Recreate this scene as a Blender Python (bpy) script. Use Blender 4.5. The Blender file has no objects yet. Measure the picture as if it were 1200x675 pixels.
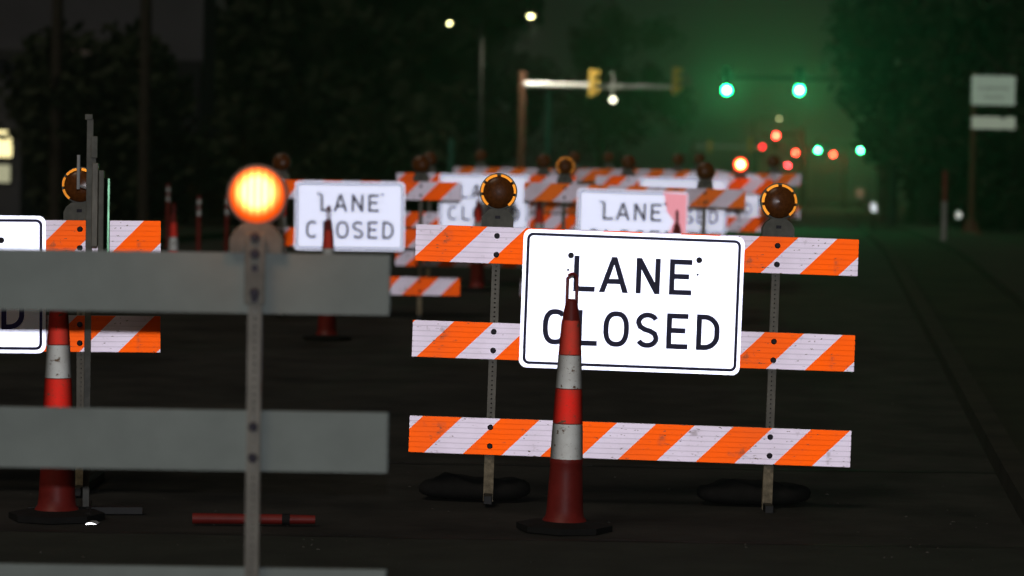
import bpy, bmesh, math, random
from mathutils import Vector, Matrix
random.seed(7)
R = math.radians
scn = bpy.context.scene
COL = scn.collection

# ------------------------------------------------------------------ camera
FPX, HC = 3180.0, 1.756                     # focal length in photo pixels (1200 wide), eye height
PITCH = math.atan(114.0 / FPX)
MC = (Matrix.Translation((0, 0, HC)) @ Matrix.Rotation(R(90) - PITCH, 4, 'X') @ Matrix.Rotation(R(1.0), 4, 'Z'))
MCI = MC.inverted()
cd = bpy.data.cameras.new('camera'); cam = bpy.data.objects.new('camera', cd); COL.objects.link(cam)
cam.matrix_world = MC
cd.sensor_width = 36; cd.lens = 36 * FPX / 1200
cd.clip_start = 0.1; cd.clip_end = 5000
cd.dof.use_dof = True; cd.dof.focus_distance = 14.8; cd.dof.aperture_fstop = 1.9; cd.dof.aperture_blades = 0
scn.camera = cam
scn.view_settings.view_transform = 'Standard'; scn.view_settings.look = 'None'
scn.view_settings.gamma = 1; scn.view_settings.exposure = 0
scn.view_settings.use_curve_mapping = False
try:
    scn.cycles.use_denoising = True; scn.cycles.max_bounces = 6; scn.cycles.volume_bounces = 0
    scn.cycles.sample_clamp_indirect = 4; scn.cycles.caustics_reflective = False
except Exception: pass

# ------------------------------------------------------------------ night sky
w = bpy.data.worlds.new('World'); scn.world = w; w.use_nodes = True
nt = w.node_tree; nt.nodes.clear()
sky = nt.nodes.new('ShaderNodeTexSky'); sky.sky_type = 'NISHITA'; sky.sun_disc = False
sky.sun_elevation = R(3); sky.sun_rotation = R(200)
bg = nt.nodes.new('ShaderNodeBackground'); bg.inputs[1].default_value = 0.0012
bg2 = nt.nodes.new('ShaderNodeBackground'); bg2.inputs[0].default_value = (.72, .84, .80, 1); bg2.inputs[1].default_value = 0.0085
add = nt.nodes.new('ShaderNodeAddShader'); wo = nt.nodes.new('ShaderNodeOutputWorld')
nt.links.new(sky.outputs[0], bg.inputs[0]); nt.links.new(bg.outputs[0], add.inputs[0])
nt.links.new(bg2.outputs[0], add.inputs[1]); nt.links.new(add.outputs[0], wo.inputs[0])

# spill of the street lighting behind the camera: one dim, soft, warm source
sl = bpy.data.lights.new('street_glow', 'SUN'); sl.energy = 0.33; sl.angle = R(25); sl.color = (1.0, .88, .70)
so = bpy.data.objects.new('street_glow', sl); COL.objects.link(so)
so.rotation_euler = Vector((.35, .62, -.78)).to_track_quat('-Z', 'Y').to_euler()

# the work light fixed just above the lens: it makes the retroreflective sheeting blaze
hl = bpy.data.lights.new('work_light', 'SPOT'); hl.energy = 1.0; hl.shadow_soft_size = .025
hl.spot_size = R(46); hl.spot_blend = .6; hl.color = (.93, .93, 1.0)
hl.use_nodes = True; ln = hl.node_tree
em = [n for n in ln.nodes if n.type == 'EMISSION'][0]
fo = ln.nodes.new('ShaderNodeLightFalloff'); fo.inputs['Strength'].default_value = 54
f2 = ln.nodes.new('ShaderNodeLightFalloff'); f2.inputs['Strength'].default_value = .45
fa = ln.nodes.new('ShaderNodeMath'); ln.links.new(fo.outputs['Linear'], fa.inputs[0]); ln.links.new(f2.outputs['Constant'], fa.inputs[1])
ln.links.new(fa.outputs[0], em.inputs['Strength'])
ho = bpy.data.objects.new('work_light', hl); COL.objects.link(ho)
ho.location = (0, .02, 1.937)
ho.rotation_euler = Vector((0.02, 1, -.015)).to_track_quat('-Z', 'Y').to_euler()

# ------------------------------------------------------------------ projection helpers
def proj(p):
    q = MCI @ Vector(p); return 600 + FPX * q.x / -q.z, 337.5 - FPX * q.y / -q.z
def at(x, y, Y):
    d = MC.to_3x3() @ Vector(((x - 600) / FPX, -(y - 337.5) / FPX, -1)); o = MC.translation
    return o + d * ((Y - o.y) / d.y)
def x_for(px, Y, z):
    X = (px - 600) * Y / FPX
    for _ in range(4): X += (px - proj((X, Y, z))[0]) * Y / FPX
    return X
def gz(Y):                                   # the street climbs a little past the first barricades
    if Y < 13: return 0.0
    if Y < 17: return .02 * (Y - 13) ** 2 / 8
    if Y < 46: return .02 * (Y - 15)
    if Y < 54: return .62 + .0 * Y - .02 * (54 - Y) ** 2 / 16 + .08
    if Y < 90: return .70 - .0 * (Y - 54)
    return .70

# ------------------------------------------------------------------ materials
MATS = {}
def newmat(name):
    m = bpy.data.materials.new(name); m.use_nodes = True; m.node_tree.nodes.clear()
    return m, m.node_tree
def N(nt, t, **k):
    n = nt.nodes.new(t)
    for a, b in k.items():
        if a.startswith('i_'):
            n.inputs[a[2:]].default_value = b
        else: setattr(n, a, b)
    return n
def mathn(nt, op, a, b=None):
    n = nt.nodes.new('ShaderNodeMath'); n.operation = op
    for i, v in enumerate((a, b)):
        if v is None: continue
        if isinstance(v, (int, float)): n.inputs[i].default_value = v
        else: nt.links.new(v, n.inputs[i])
    return n.outputs[0]
def mixc(nt, f, a, b):
    n = nt.nodes.new('ShaderNodeMix'); n.data_type = 'RGBA'
    for s, v in ((0, f), (6, a), (7, b)):
        if isinstance(v, (int, float)): n.inputs[s].default_value = v
        elif isinstance(v, tuple): n.inputs[s].default_value = (*v[:3], 1)
        else: nt.links.new(v, n.inputs[s])
    return n.outputs[2]
def noise(nt, scale, detail=4, coord='Object', stretch=None, rough=.6):
    tc = nt.nodes.new('ShaderNodeTexCoord'); src = tc.outputs[coord]
    if stretch:
        mp = nt.nodes.new('ShaderNodeMapping'); mp.inputs['Scale'].default_value = stretch
        nt.links.new(src, mp.inputs[0]); src = mp.outputs[0]
    n = nt.nodes.new('ShaderNodeTexNoise'); n.inputs['Scale'].default_value = scale
    n.inputs['Detail'].default_value = detail; n.inputs['Roughness'].default_value = rough
    nt.links.new(src, n.inputs['Vector']); return n.outputs[0]
def ramp(nt, v, a, b):
    n = nt.nodes.new('ShaderNodeMapRange'); n.inputs[1].default_value = a; n.inputs[2].default_value = b
    nt.links.new(v, n.inputs[0]); return n.outputs[0]
def plain(name, col, rough=.6, metal=0, var=.25, scale=12, bump=0, stretch=None):
    if name in MATS: return MATS[name]
    m, t = newmat(name)
    p = N(t, 'ShaderNodeBsdfPrincipled'); o = N(t, 'ShaderNodeOutputMaterial')
    f = ramp(t, noise(t, scale, 5, stretch=stretch), .3, .7)
    c = mixc(t, f, tuple(v * (1 - var) for v in col), tuple(v * (1 + var) for v in col))
    t.links.new(c, p.inputs['Base Color']); p.inputs['Roughness'].default_value = rough
    p.inputs['Metallic'].default_value = metal
    if bump:
        b = N(t, 'ShaderNodeBump'); b.inputs['Strength'].default_value = bump; b.inputs['Distance'].default_value = .01
        t.links.new(noise(t, scale * 6, 6, stretch=stretch), b.inputs['Height']); t.links.new(b.outputs[0], p.inputs['Normal'])
    t.links.new(p.outputs[0], o.inputs[0]); MATS[name] = m; return m
def retro(name, colfn, rough, dirt=.25, dscale=9, diff=.5):
    """retroreflective sheeting: a diffuse base plus a lobe that returns light towards where it came from"""
    if name in MATS: return MATS[name]
    m, t = newmat(name)
    c = colfn(t)
    n1 = ramp(t, noise(t, dscale, 6), .62, .74)
    n2 = ramp(t, noise(t, dscale * 3.3, 3, stretch=(1, 1, 3)), .66, .70)
    n3 = ramp(t, noise(t, 2.2, 4), .3, .75)
    k = mathn(t, 'MAXIMUM', mathn(t, 'MULTIPLY', n1, dirt), mathn(t, 'MULTIPLY', n2, dirt * 1.6))
    k = mathn(t, 'ADD', k, mathn(t, 'MULTIPLY', n3, dirt * .45))
    c = mixc(t, k, c, (.10, .065, .04))
    ge = N(t, 'ShaderNodeNewGeometry'); dp = N(t, 'ShaderNodeVectorMath'); dp.operation = 'DOT_PRODUCT'
    t.links.new(ge.outputs['Incoming'], dp.inputs[0]); t.links.new(ge.outputs['Normal'], dp.inputs[1])
    ent = mathn(t, 'POWER', mathn(t, 'ABSOLUTE', dp.outputs['Value']), 3.0)   # sheeting returns less light at steep entrance angles
    d = N(t, 'ShaderNodeBsdfPrincipled'); d.inputs['Roughness'].default_value = .6; d.inputs['Specular IOR Level'].default_value = .15
    t.links.new(mixc(t, 1 - diff, c, (0, 0, 0)), d.inputs['Base Color'])
    g = N(t, 'ShaderNodeBsdfAnisotropic'); g.distribution = 'GGX'; g.inputs['Roughness'].default_value = rough
    t.links.new(ge.outputs['Incoming'], g.inputs['Normal'])
    t.links.new(mixc(t, ent, (0, 0, 0), c), g.inputs['Color'])
    a = N(t, 'ShaderNodeAddShader'); o = N(t, 'ShaderNodeOutputMaterial')
    t.links.new(d.outputs[0], a.inputs[0]); t.links.new(g.outputs[0], a.inputs[1]); t.links.new(a.outputs[0], o.inputs[0])
    MATS[name] = m; return m
def const(c):
    def f(t):
        n = t.nodes.new('ShaderNodeRGB'); n.outputs[0].default_value = (*c, 1); return n.outputs[0]
    return f
def stripes(orange, white):
    def f(t):                                 # orange and white bands at 45 degrees, 15 cm wide, read from the board's own UVs
        uv = N(t, 'ShaderNodeUVMap'); s = N(t, 'ShaderNodeSeparateXYZ'); t.links.new(uv.outputs[0], s.inputs[0])
        v = mathn(t, 'SUBTRACT', s.outputs[0], s.outputs[1])
        v = mathn(t, 'FRACT', mathn(t, 'DIVIDE', v, .430))
        return mixc(t, mathn(t, 'LESS_THAN', v, .5), white, orange)
    return f
def emit(name, col, s):
    if name in MATS: return MATS[name]
    m, t = newmat(name); e = N(t, 'ShaderNodeEmission'); o = N(t, 'ShaderNodeOutputMaterial')
    e.inputs[0].default_value = (*col, 1); e.inputs[1].default_value = s
    t.links.new(e.outputs[0], o.inputs[0]); MATS[name] = m; return m

STRIPE = retro('striped_sheeting', stripes((.98, .105, .001), (.66, .585, .67)), .395, .55)
STRIPE_OLD = retro('striped_sheeting_worn', stripes((.82, .15, .01), (.60, .52, .58)), .41, .8, 7)
SIGNW = retro('sign_sheeting', const((.80, .83, .97)), .342, .05, 5)
CONE_W = retro('cone_white_band', const((.54, .56, .52)), .45, 1.7, 26)
CONE_R = retro('cone_red_band', const((.74, .016, .010)), .44, 1.9, 24)
RING = retro('amber_reflector', const((1.0, .34, .03)), .345, .25, 40)
CREAM = retro('small_white_sheeting', const((.70, .74, .62)), .36, .3, 12)
PINK = retro('pink_red_reflection', const((.98, .38, .43)), .36, .1, 10)  # tint of a red lamp's reflection on a sign face
SIGNBLACK = plain('sign_black', (.018, .013, .09), .5, var=.2)  # its blue share is lens glow round the letters, put into the black
BOARDBACK = plain('board_grey_plastic', (.34, .395, .37), .6, var=.10, scale=5, bump=.15)
BOARDEDGE = plain('board_end_plastic', (.25, .22, .22), .6)
GALV = plain('galvanised_steel', (.26, .245, .205), .5, .2, var=.3, scale=30, stretch=(1, 1, .2))
GALVOLD = plain('rusty_steel', (.22, .17, .12), .6, .1, var=.6, scale=25)
BOLT = plain('dark_bolt', (.03, .025, .04), .5, .3)
BLACK = plain('black_rubber', (.010, .010, .010), .8)
BAGM = plain('sandbag_cloth', (.014, .013, .012), .9, bump=.4, scale=30)
HOUS = plain('lamp_housing_grey', (.20, .20, .17), .55, scale=20)
AMBER = plain('amber_lens_unlit', (.20, .060, .012), .25, var=.35, scale=55)
CORANGE = plain('cone_orange_plastic', (.30, .026, .020), .5, var=.2, scale=9, bump=.1)
CDARK = plain('cone_dark_plastic', (.30, .02, .02), .4, var=.4)
ASPHALT = plain('asphalt', (.048, .045, .040), .85, var=.5, scale=1.7, bump=.6)
ASPHALT2 = plain('asphalt_patch', (.052, .058, .047), .85, var=.25, scale=2.5, bump=.5)
SOIL = plain('verge_ground', (.030, .032, .018), .95, var=.5, scale=.8, bump=.6)
CONC = plain('concrete', (.045, .04, .03), .9, var=.35, scale=3)
SEAM = plain('tar_seam', (.014, .014, .014), .5)
BARK = plain('bark', (.05, .04, .03), .95, var=.4, scale=8, bump=.8)
LEAF = plain('leaves', (.035, .05, .02), .8, var=.5, scale=.6)
LEAF2 = plain('leaves_dark', (.026, .036, .016), .8, var=.5, scale=.6)
WALL = plain('building_wall', (.10, .10, .115), .9, var=.15, scale=.4)
DARKM = plain('dark_painted_metal', (.02, .02, .02), .5)
STEEL = plain('mast_steel', (.75, .77, .78), .45, .2, var=.15, scale=3)
BROWNM = plain('brown_pole', (.13, .055, .03), .7, var=.3, scale=3)
GREENM = plain('green_lit_pole', (.06, .20, .14), .6)  # green light falling on the poles is put into their colour
YEL = plain('signal_yellow', (.75, .50, .10), .5, var=.12)

# ------------------------------------------------------------------ mesh builder
class MB:
    def __init__(s): s.v = []; s.f = []; s.uv = None
    def add(s, vs, fs):
        b = len(s.v); s.v += [tuple(v) for v in vs]; s.f += [tuple(i + b for i in f) for f in fs]; return s
    def box(s, x0, x1, y0, y1, z0, z1, bev=0.0):
        if bev:
            bm = bmesh.new(); bmesh.ops.create_cube(bm, size=1)
            for v in bm.verts:
                v.co = Vector(((x0 + x1) / 2 + v.co.x * (x1 - x0), (y0 + y1) / 2 + v.co.y * (y1 - y0), (z0 + z1) / 2 + v.co.z * (z1 - z0)))
            bmesh.ops.bevel(bm, geom=bm.edges[:], offset=bev, segments=2, affect='EDGES', profile=.5)
            bm.verts.index_update()
            s.add([v.co for v in bm.verts], [[v.index for v in f.verts] for f in bm.faces]); bm.free(); return s
        return s.add([(x0,y0,z0),(x1,y0,z0),(x1,y1,z0),(x0,y1,z0),(x0,y0,z1),(x1,y0,z1),(x1,y1,z1),(x0,y1,z1)],
                     [(0,3,2,1),(4,5,6,7),(0,1,5,4),(1,2,6,5),(2,3,7,6),(3,0,4,7)])
    def tube(s, pts, rs, n=10, cap=True):
        pts = [Vector(p) for p in pts]; rs = rs if isinstance(rs, (list, tuple)) else [rs] * len(pts)
        b = []
        for i, p in enumerate(pts):
            d = (pts[min(i + 1, len(pts) - 1)] - pts[max(i - 1, 0)]).normalized()
            up = Vector((0, 0, 1)) if abs(d.z) < .9 else Vector((1, 0, 0))
            a = d.cross(up).normalized(); c = d.cross(a)
            b += [p + (a * math.cos(k * 2 * math.pi / n) + c * math.sin(k * 2 * math.pi / n)) * rs[i] for k in range(n)]
        f = [(i * n + k, i * n + (k + 1) % n, (i + 1) * n + (k + 1) % n, (i + 1) * n + k) for i in range(len(pts) - 1) for k in range(n)]
        if cap: f += [tuple(range(n))[::-1], tuple(range((len(pts) - 1) * n, len(pts) * n))]
        return s.add(b, f)
    def lathe(s, prof, n=28, axis='Z', c=(0, 0, 0)):          # prof: (r, h)
        vs = []
        for r, h in prof:
            for k in range(n):
                a = 2 * math.pi * k / n
                if axis == 'Z': vs.append((c[0] + r * math.cos(a), c[1] + r * math.sin(a), c[2] + h))
                else: vs.append((c[0] + r * math.cos(a), c[1] + h, c[2] + r * math.sin(a)))
        fs = [(i * n + k, i * n + (k + 1) % n, (i + 1) * n + (k + 1) % n, (i + 1) * n + k) for i in range(len(prof) - 1) for k in range(n)]
        if prof[0][0] > 1e-4: fs.append(tuple(range(n))[::-1])
        if prof[-1][0] > 1e-4: fs.append(tuple(range((len(prof) - 1) * n, len(prof) * n)))
        return s.add(vs, fs)
    def prism(s, poly, y0, y1):                                # polygon in x,z extruded along y
        n = len(poly)
        return s.add([(x, y0, z) for x, z in poly] + [(x, y1, z) for x, z in poly],
                     [tuple(range(n)), tuple(range(2 * n - 1, n - 1, -1))] + [(i, i + n, (i + 1) % n + n, (i + 1) % n) for i in range(n)])
    def ribbon(s, pts, w, y0, y1, closed=False):              # constant-width stroke in x,z with mitres
        n = len(pts); L = []; Rr = []
        for i in range(n):
            p = Vector(pts[i])
            a = Vector(pts[(i - 1) % n]) if (i or closed) else None; b = Vector(pts[(i + 1) % n]) if (i < n - 1 or closed) else None
            d1 = (p - a).normalized() if a is not None else (b - p).normalized()
            d2 = (b - p).normalized() if b is not None else d1
            n1 = Vector((-d1.y, d1.x)); n2 = Vector((-d2.y, d2.x)); m = (n1 + n2).normalized()
            k = w / 2 / max(.35, m.dot(n1)); L.append(p + m * k); Rr.append(p - m * k)
        vs = [(v.x, y0, v.y) for v in L] + [(v.x, y0, v.y) for v in Rr] + [(v.x, y1, v.y) for v in L] + [(v.x, y1, v.y) for v in Rr]
        fs = []
        for i in range(n if closed else n - 1):
            j = (i + 1) % n
            fs += [(i, n + i, n + j, j), (2 * n + i, 2 * n + j, 3 * n + j, 3 * n + i), (i, j, 2 * n + j, 2 * n + i), (n + i, 3 * n + i, 3 * n + j, n + j)]
        if not closed: fs += [(0, 2 * n, 3 * n, n), (n - 1, 2 * n - 1, 4 * n - 1, 3 * n - 1)]
        return s.add(vs, fs)
    def mesh(s, name, mat, smooth=False):
        me = bpy.data.meshes.new(name); me.from_pydata(s.v, [], s.f); me.materials.append(mat)
        bm = bmesh.new(); bm.from_mesh(me); bmesh.ops.recalc_face_normals(bm, faces=bm.faces[:]); bm.to_mesh(me); bm.free()
        if smooth:
            for p in me.polygons: p.use_smooth = True
            try: me.set_sharp_from_angle(angle=R(40))
            except Exception: pass
        return me
CACHE = {}
def cached(key, fn):
    if key not in CACHE: CACHE[key] = fn()
    return CACHE[key]
def link(name, me, parent=None, loc=None, rot=None, label=None):
    o = bpy.data.objects.new(name, me); COL.objects.link(o)
    if parent: o.parent = parent
    if loc: o.location = loc
    if rot: o.rotation_euler = rot
    if label: o['label'] = label
    return o
def tag(o, label=None, cat=None, group=None, kind=None):
    for k, v in (('label', label), ('category', cat), ('group', group), ('kind', kind)):
        if v: o[k] = v
    return o
def root(name, loc, rot=(0, 0, 0), **k):
    o = bpy.data.objects.new(name, None); COL.objects.link(o); o.location = loc; o.rotation_euler = rot
    o.empty_display_size = .2; return tag(o, **k)

# ------------------------------------------------------------------ ground, road, kerbs
Ys = [-30, -10, 0, 5, 9, 12, 13, 14, 15, 16, 17, 20, 25, 30, 35, 40, 44, 46, 48, 50, 52, 54, 60, 75, 90, 120, 180, 260, 400, 650, 1000]
def sheet(name, fl, fr, off, mat, ys=Ys, kind='structure', nx=8):
    b = MB(); vs = []; fs = []
    for Y in ys:
        for i in range(nx + 1):
            a, c = fl(Y), fr(Y); vs.append((a + (c - a) * i / nx, Y, gz(Y) + off))
    for j in range(len(ys) - 1):
        for i in range(nx):
            k = j * (nx + 1) + i; fs.append((k, k + 1, k + nx + 2, k + nx + 1))
    b.add(vs, fs); o = link(name, b.mesh(name, mat)); o['kind'] = kind; return o
RL = lambda Y: -11.8 + .112 * Y
RR = lambda Y: 1.1 + .115 * Y
sheet('ground', lambda Y: -420, lambda Y: 420, -.006, SOIL)
sheet('road', RL, RR, 0, ASPHALT)
sheet('road_patch', lambda Y: RL(Y) + .4, lambda Y: RR(Y) - .1, .004, ASPHALT2, [2, 5, 9, 12, 13, 13.55])
def strip(name, f0, f1, h, mat, ys):
    b = MB()
    for a, c in zip(ys[:-1], ys[1:]):
        b.add([(f0(a), a, gz(a) - .05), (f1(a), a, gz(a) - .05), (f1(c), c, gz(c) - .05), (f0(c), c, gz(c) - .05),
               (f0(a), a, gz(a) + h), (f1(a), a, gz(a) + h), (f1(c), c, gz(c) + h), (f0(c), c, gz(c) + h)],
              [(4, 5, 6, 7), (0, 1, 5, 4), (3, 2, 6, 7), (0, 3, 7, 4), (1, 2, 6, 5)])
    o = link(name, b.mesh(name, mat)); o['kind'] = 'structure'; return o
ky = [y for y in Ys if 0 <= y <= 400]
strip('kerb', RR, lambda Y: RR(Y) + .15, .13, CONC, ky)
strip('kerb', lambda Y: RL(Y) - .15, RL, .13, CONC, ky)
strip('pavement', lambda Y: RR(Y) + 1.4, lambda Y: RR(Y) + 2.9, .12, CONC, [y for y in ky if y >= 20])
# sealed joints running across the street
b = MB()
for Y, wd in ((13.56, .02), (16.9, .03), (12.2, .015)):
    n = 40; vs = []; fs = []
    for i in range(n + 1):
        x = -4 + 8 * i / n; dy = .02 * math.sin(i * 1.7) + .015 * math.sin(i * .6)
        vs += [(x, Y + dy, gz(Y) + .009), (x, Y + dy + wd, gz(Y + wd) + .009)]
    for i in range(n): fs.append((2 * i, 2 * i + 2, 2 * i + 3, 2 * i + 1))
    b.add(vs, fs)
o = link('road_seam', b.mesh('road_seam', SEAM)); o['kind'] = 'structure'

# grit, twigs and flattened litter scattered on the asphalt: nobody could count it
rg = random.Random(11); b = MB()
for i in range(420):
    Y = rg.uniform(9, 40) if i % 3 else rg.uniform(12.5, 16.5); X = rg.uniform(-.2 * Y - .3, min(.2 * Y + .3, RR(Y))); k = rg.uniform(.002, .006)
    a = rg.uniform(0, 6.28); l2 = k * rg.uniform(1, 3); ca, sa = math.cos(a), math.sin(a); z = gz(Y) + .004
    b.add([(X + ca * l2, Y + sa * l2, z), (X - sa * k, Y + ca * k, z), (X - ca * l2, Y - sa * l2, z), (X + sa * k, Y - ca * k, z), (X, Y, z + k * 1.3)], [(0, 1, 4), (1, 2, 4), (2, 3, 4), (3, 0, 4)])
o = link('road_grit', b.mesh('road_grit', plain('grit', (.09, .085, .075), .9, var=.7, scale=2))); o['kind'] = 'stuff'

# ------------------------------------------------------------------ lettering
H = .196; SW = .028
def arc(cx, cz, rx, rz, a0, a1, n=14):
    return [(cx + rx * math.cos(R(a0 + (a1 - a0) * i / n)), cz + rz * math.sin(R(a0 + (a1 - a0) * i / n))) for i in range(n + 1)]
def letter(b, ch, x0, wd, zc, y0, y1, H=H, SW=SW):
    zb, zt = zc - H / 2, zc + H / 2; x1 = x0 + wd; h = SW / 2
    if ch == 'L': b.prism([(x0, zb), (x1, zb), (x1, zb + SW), (x0 + SW, zb + SW), (x0 + SW, zt), (x0, zt)], y0, y1)
    elif ch == 'E':
        m = zc + H * .02
        b.prism([(x0, zb), (x1, zb), (x1, zb + SW), (x0 + SW, zb + SW), (x0 + SW, m - h), (x1 - wd * .12, m - h), (x1 - wd * .12, m + h),
                 (x0 + SW, m + h), (x0 + SW, zt - SW), (x1, zt - SW), (x1, zt), (x0, zt)], y0, y1)
    elif ch == 'N':
        k = SW * 1.12
        b.prism([(x0, zb), (x0 + SW, zb), (x0 + SW, zt - k * 2), (x1 - SW, zb), (x1, zb), (x1, zt), (x1 - SW, zt), (x1 - SW, zb + k * 2), (x0 + SW, zt), (x0, zt)], y0, y1)
    elif ch == 'A':
        xm = (x0 + x1) / 2; k = SW * 1.1; t = SW * .52
        def lx(z): return x0 + (xm - t - x0) * (z - zb) / H
        def ix(z): return x0 + k + (xm - (x0 + k)) * (z - zb) / (H - SW * 1.5)
        b.prism([(x0, zb), (x0 + k, zb), (xm, zt - SW * 1.5), (x1 - k, zb), (x1, zb), (xm + t, zt), (xm - t, zt)], y0, y1)
        z0, z1 = zb + H * .24, zb + H * .24 + SW
        a0, a1 = ix(z0), ix(z1); b.prism([(a0, z0), (2 * xm - a0, z0), (2 * xm - a1, z1), (a1, z1)], y0, y1)
    elif ch == 'O':
        b.ribbon(superell(x0, x1, zb, zt, h), SW, y0, y1, True)
    elif ch == 'C':
        p = superell(x0, x1, zb, zt, h, 48); n = len(p)
        b.ribbon(p[6:-5], SW, y0, y1)
    elif ch == 'D':
        r = wd * .55; p = [(x0 + h, zb + h)] + [(x1 - h - r + r * math.cos(R(a)), zb + h + r * .95 + r * .95 * math.sin(R(a))) for a in range(-90, 1, 12)] + \
            [(x1 - h - r + r * math.cos(R(a)), zt - h - r * .95 + r * .95 * math.sin(R(a))) for a in range(0, 91, 12)] + [(x0 + h, zt - h)]
        b.ribbon(p, SW, y0, y1, True)
    elif ch in 'S':
        xm = (x0 + x1) / 2; rx = wd / 2 - h; rz = (H - SW) / 4; up = zt - h - rz; dn = zb + h + rz
        p = arc(xm, up, rx, rz, 25, 180, 12)
        p += [(xm - rx * .82, up - rz * .55), (xm - rx * .3, zc + rz * .10), (xm + rx * .3, zc - rz * .10), (xm + rx * .82, dn + rz * .55)]
        p += arc(xm, dn, rx, rz, 0, -155, 12)
        b.ribbon(p, SW, y0, y1)
def superell(x0, x1, zb, zt, h, n=40):
    xm, zm = (x0 + x1) / 2, (zb + zt) / 2; a, c = (x1 - x0) / 2 - h, (zt - zb) / 2 - h; e = 2 / 2.5
    return [(xm + a * math.copysign(abs(math.cos(t)) ** e, math.cos(t)), zm + c * math.copysign(abs(math.sin(t)) ** e, math.sin(t)))
            for t in [2 * math.pi * i / n for i in range(n)]]
def rrect(W, Hh, r, n=6):
    p = []
    for cx, cz, a in ((W / 2 - r, Hh / 2 - r, 0), (-W / 2 + r, Hh / 2 - r, 90), (-W / 2 + r, -Hh / 2 + r, 180), (W / 2 - r, -Hh / 2 + r, 270)):
        p += [(cx + r * math.cos(R(a + 90 * i / n)), cz + r * math.sin(R(a + 90 * i / n))) for i in range(n + 1)]
    return p
S = 1 / 212.0
def sign_panel():
    b = MB(); b.prism(rrect(1.22, .765, .042), -.002, .002); return b.mesh('panel', SIGNW)
def sign_border():
    b = MB(); b.ribbon(rrect(1.166, .711, .028), .015, -.0035, -.002, True); return b.mesh('border', SIGNBLACK)
def sign_text(row):
    b = MB()
    if row == 0:
     for ch, a, c in (('L', -69, -44), ('A', -39, -5), ('N', 4, 32), ('E', 43, 69)): letter(b, ch, a * S, (c - a) * S, .147, -.0036, -.002)
    else:
     for ch, a, c in (('C', -103, -74), ('L', -63, -39), ('O', -32, -2), ('S', 6, 33), ('E', 42, 67), ('D', 77, 104)): letter(b, ch, a * S, (c - a) * S, -.152, -.0036, -.002)
    return b.mesh('lettering', SIGNBLACK)
def disc_mesh(r, t, mat, name):
    b = MB(); b.lathe([(r, 0), (r, -t * .6), (r * .7, -t)], 14, 'Y'); return b.mesh(name, mat)

# ------------------------------------------------------------------ barricade pieces
def board_mesh(phase, mat, L=2.44, back=False):
    n = 7; hh = .1015; prof = []                  # ribbed front, flat back
    for i in range(n):
        z0 = -hh + 2 * hh * i / n; z1 = -hh + 2 * hh * (i + 1) / n; d = (z1 - z0)
        prof += [(z0 + .0, -.0125), (z0 + d * .10, -.0138), (z1 - d * .10, -.0138)]
    prof += [(hh, -.0125), (hh, .0125), (-hh, .0125)]
    m = len(prof); vs = []
    for sx in (-1, 1):
        for k, (z, y) in enumerate(prof):
            e = .0035 if (y < -.0135) else 0
            vs.append((sx * (L / 2 + e), y, z))
    fs = [tuple(range(m)), tuple(range(2 * m - 1, m - 1, -1))] + [(i, (i + 1) % m, (i + 1) % m + m, i + m) for i in range(m)]
    me = bpy.data.meshes.new('board'); me.from_pydata(vs, [], fs)
    me.materials.append(mat); me.materials.append(BOARDBACK)
    uv = me.uv_layers.new(name='UVMap')
    for p in me.polygons:
        ys = [vs[i][1] for i in p.vertices]
        if max(ys) > -.012: p.material_index = 1
        for li in p.loop_indices:
            v = vs[me.loops[li].vertex_index]; uv.data[li].uv = (v[0] + L / 2 - phase, v[2] - hh)
    bm = bmesh.new(); bm.from_mesh(me); bmesh.ops.recalc_face_normals(bm, faces=bm.faces[:]); bm.to_mesh(me); bm.free()
    return me
def perforated_post(h, w=.045, mat=None):
    """square steel tube with a row of real round holes up each side"""
    b = MB(); p = .0254; n = int(h / p); r = .0058; hw = w / 2
    for face in range(4):
        rot = Matrix.Rotation(face * math.pi / 2, 3, 'Z')
        for k in range(n):
            zc = (k + .5) * p
            sq = []; ho = []
            for i in range(8):
                a = R(22.5 + 45 * i); ho.append((r * math.cos(a), r * math.sin(a)))
            sqp = [(hw, p / 4), (hw / 2, p / 2), (-hw / 2, p / 2), (-hw, p / 4), (-hw, -p / 4), (-hw / 2, -p / 2), (hw / 2, -p / 2), (hw, -p / 4)]
            corners = {0: (hw, p / 2), 2: (-hw, p / 2), 4: (-hw, -p / 2), 6: (hw, -p / 2)}
            vs = [rot @ Vector((x, -hw, zc + z)) for x, z in ho + sqp]; fs = [(i, (i + 1) % 8, 8 + (i + 1) % 8, 8 + i) for i in range(8)]
            for i, c in corners.items():
                vs.append(rot @ Vector((c[0], -hw, zc + c[1]))); fs.append((8 + i, 8 + (i + 1) % 8, len(vs) - 1))
            b.add(vs, fs)
    return b.mesh('post', mat or GALV)
def lens_profile(r):
    return [(r, 0), (r, -.012), (r * .93, -.020), (r * .72, -.030), (r * .4, -.037), (.0001, -.040)]
def ring_mesh(r, mat=None):
    b = MB(); k = 0
    for a0, a1 in ((97, 141), (151, 184), (194, 232), (-52, -14), (-4, 29), (39, 83)):
        n = 8; vs = []
        for i in range(n + 1):
            a = R(a0 + (a1 - a0) * i / n)
            for rr, y in ((r * .84, -.0265), (r * .98, -.0175)):
                vs.append((rr * math.cos(a), y - .004, rr * math.sin(a)))
            for rr, y in ((r * .84, -.0265), (r * .98, -.0175)):
                vs.append((rr * math.cos(a), y, rr * math.sin(a)))
        fs = [(4 * i + c, 4 * i + 4 + c, 4 * i + 4 + d, 4 * i + d) for i in range(n) for c, d in ((0, 1), (1, 3), (3, 2), (2, 0))]
        fs += [(0, 1, 3, 2), (4 * n, 4 * n + 1, 4 * n + 3, 4 * n + 2)]
        b.add(vs, fs)
    return b.mesh('reflector_ring', mat or RING)
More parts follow.
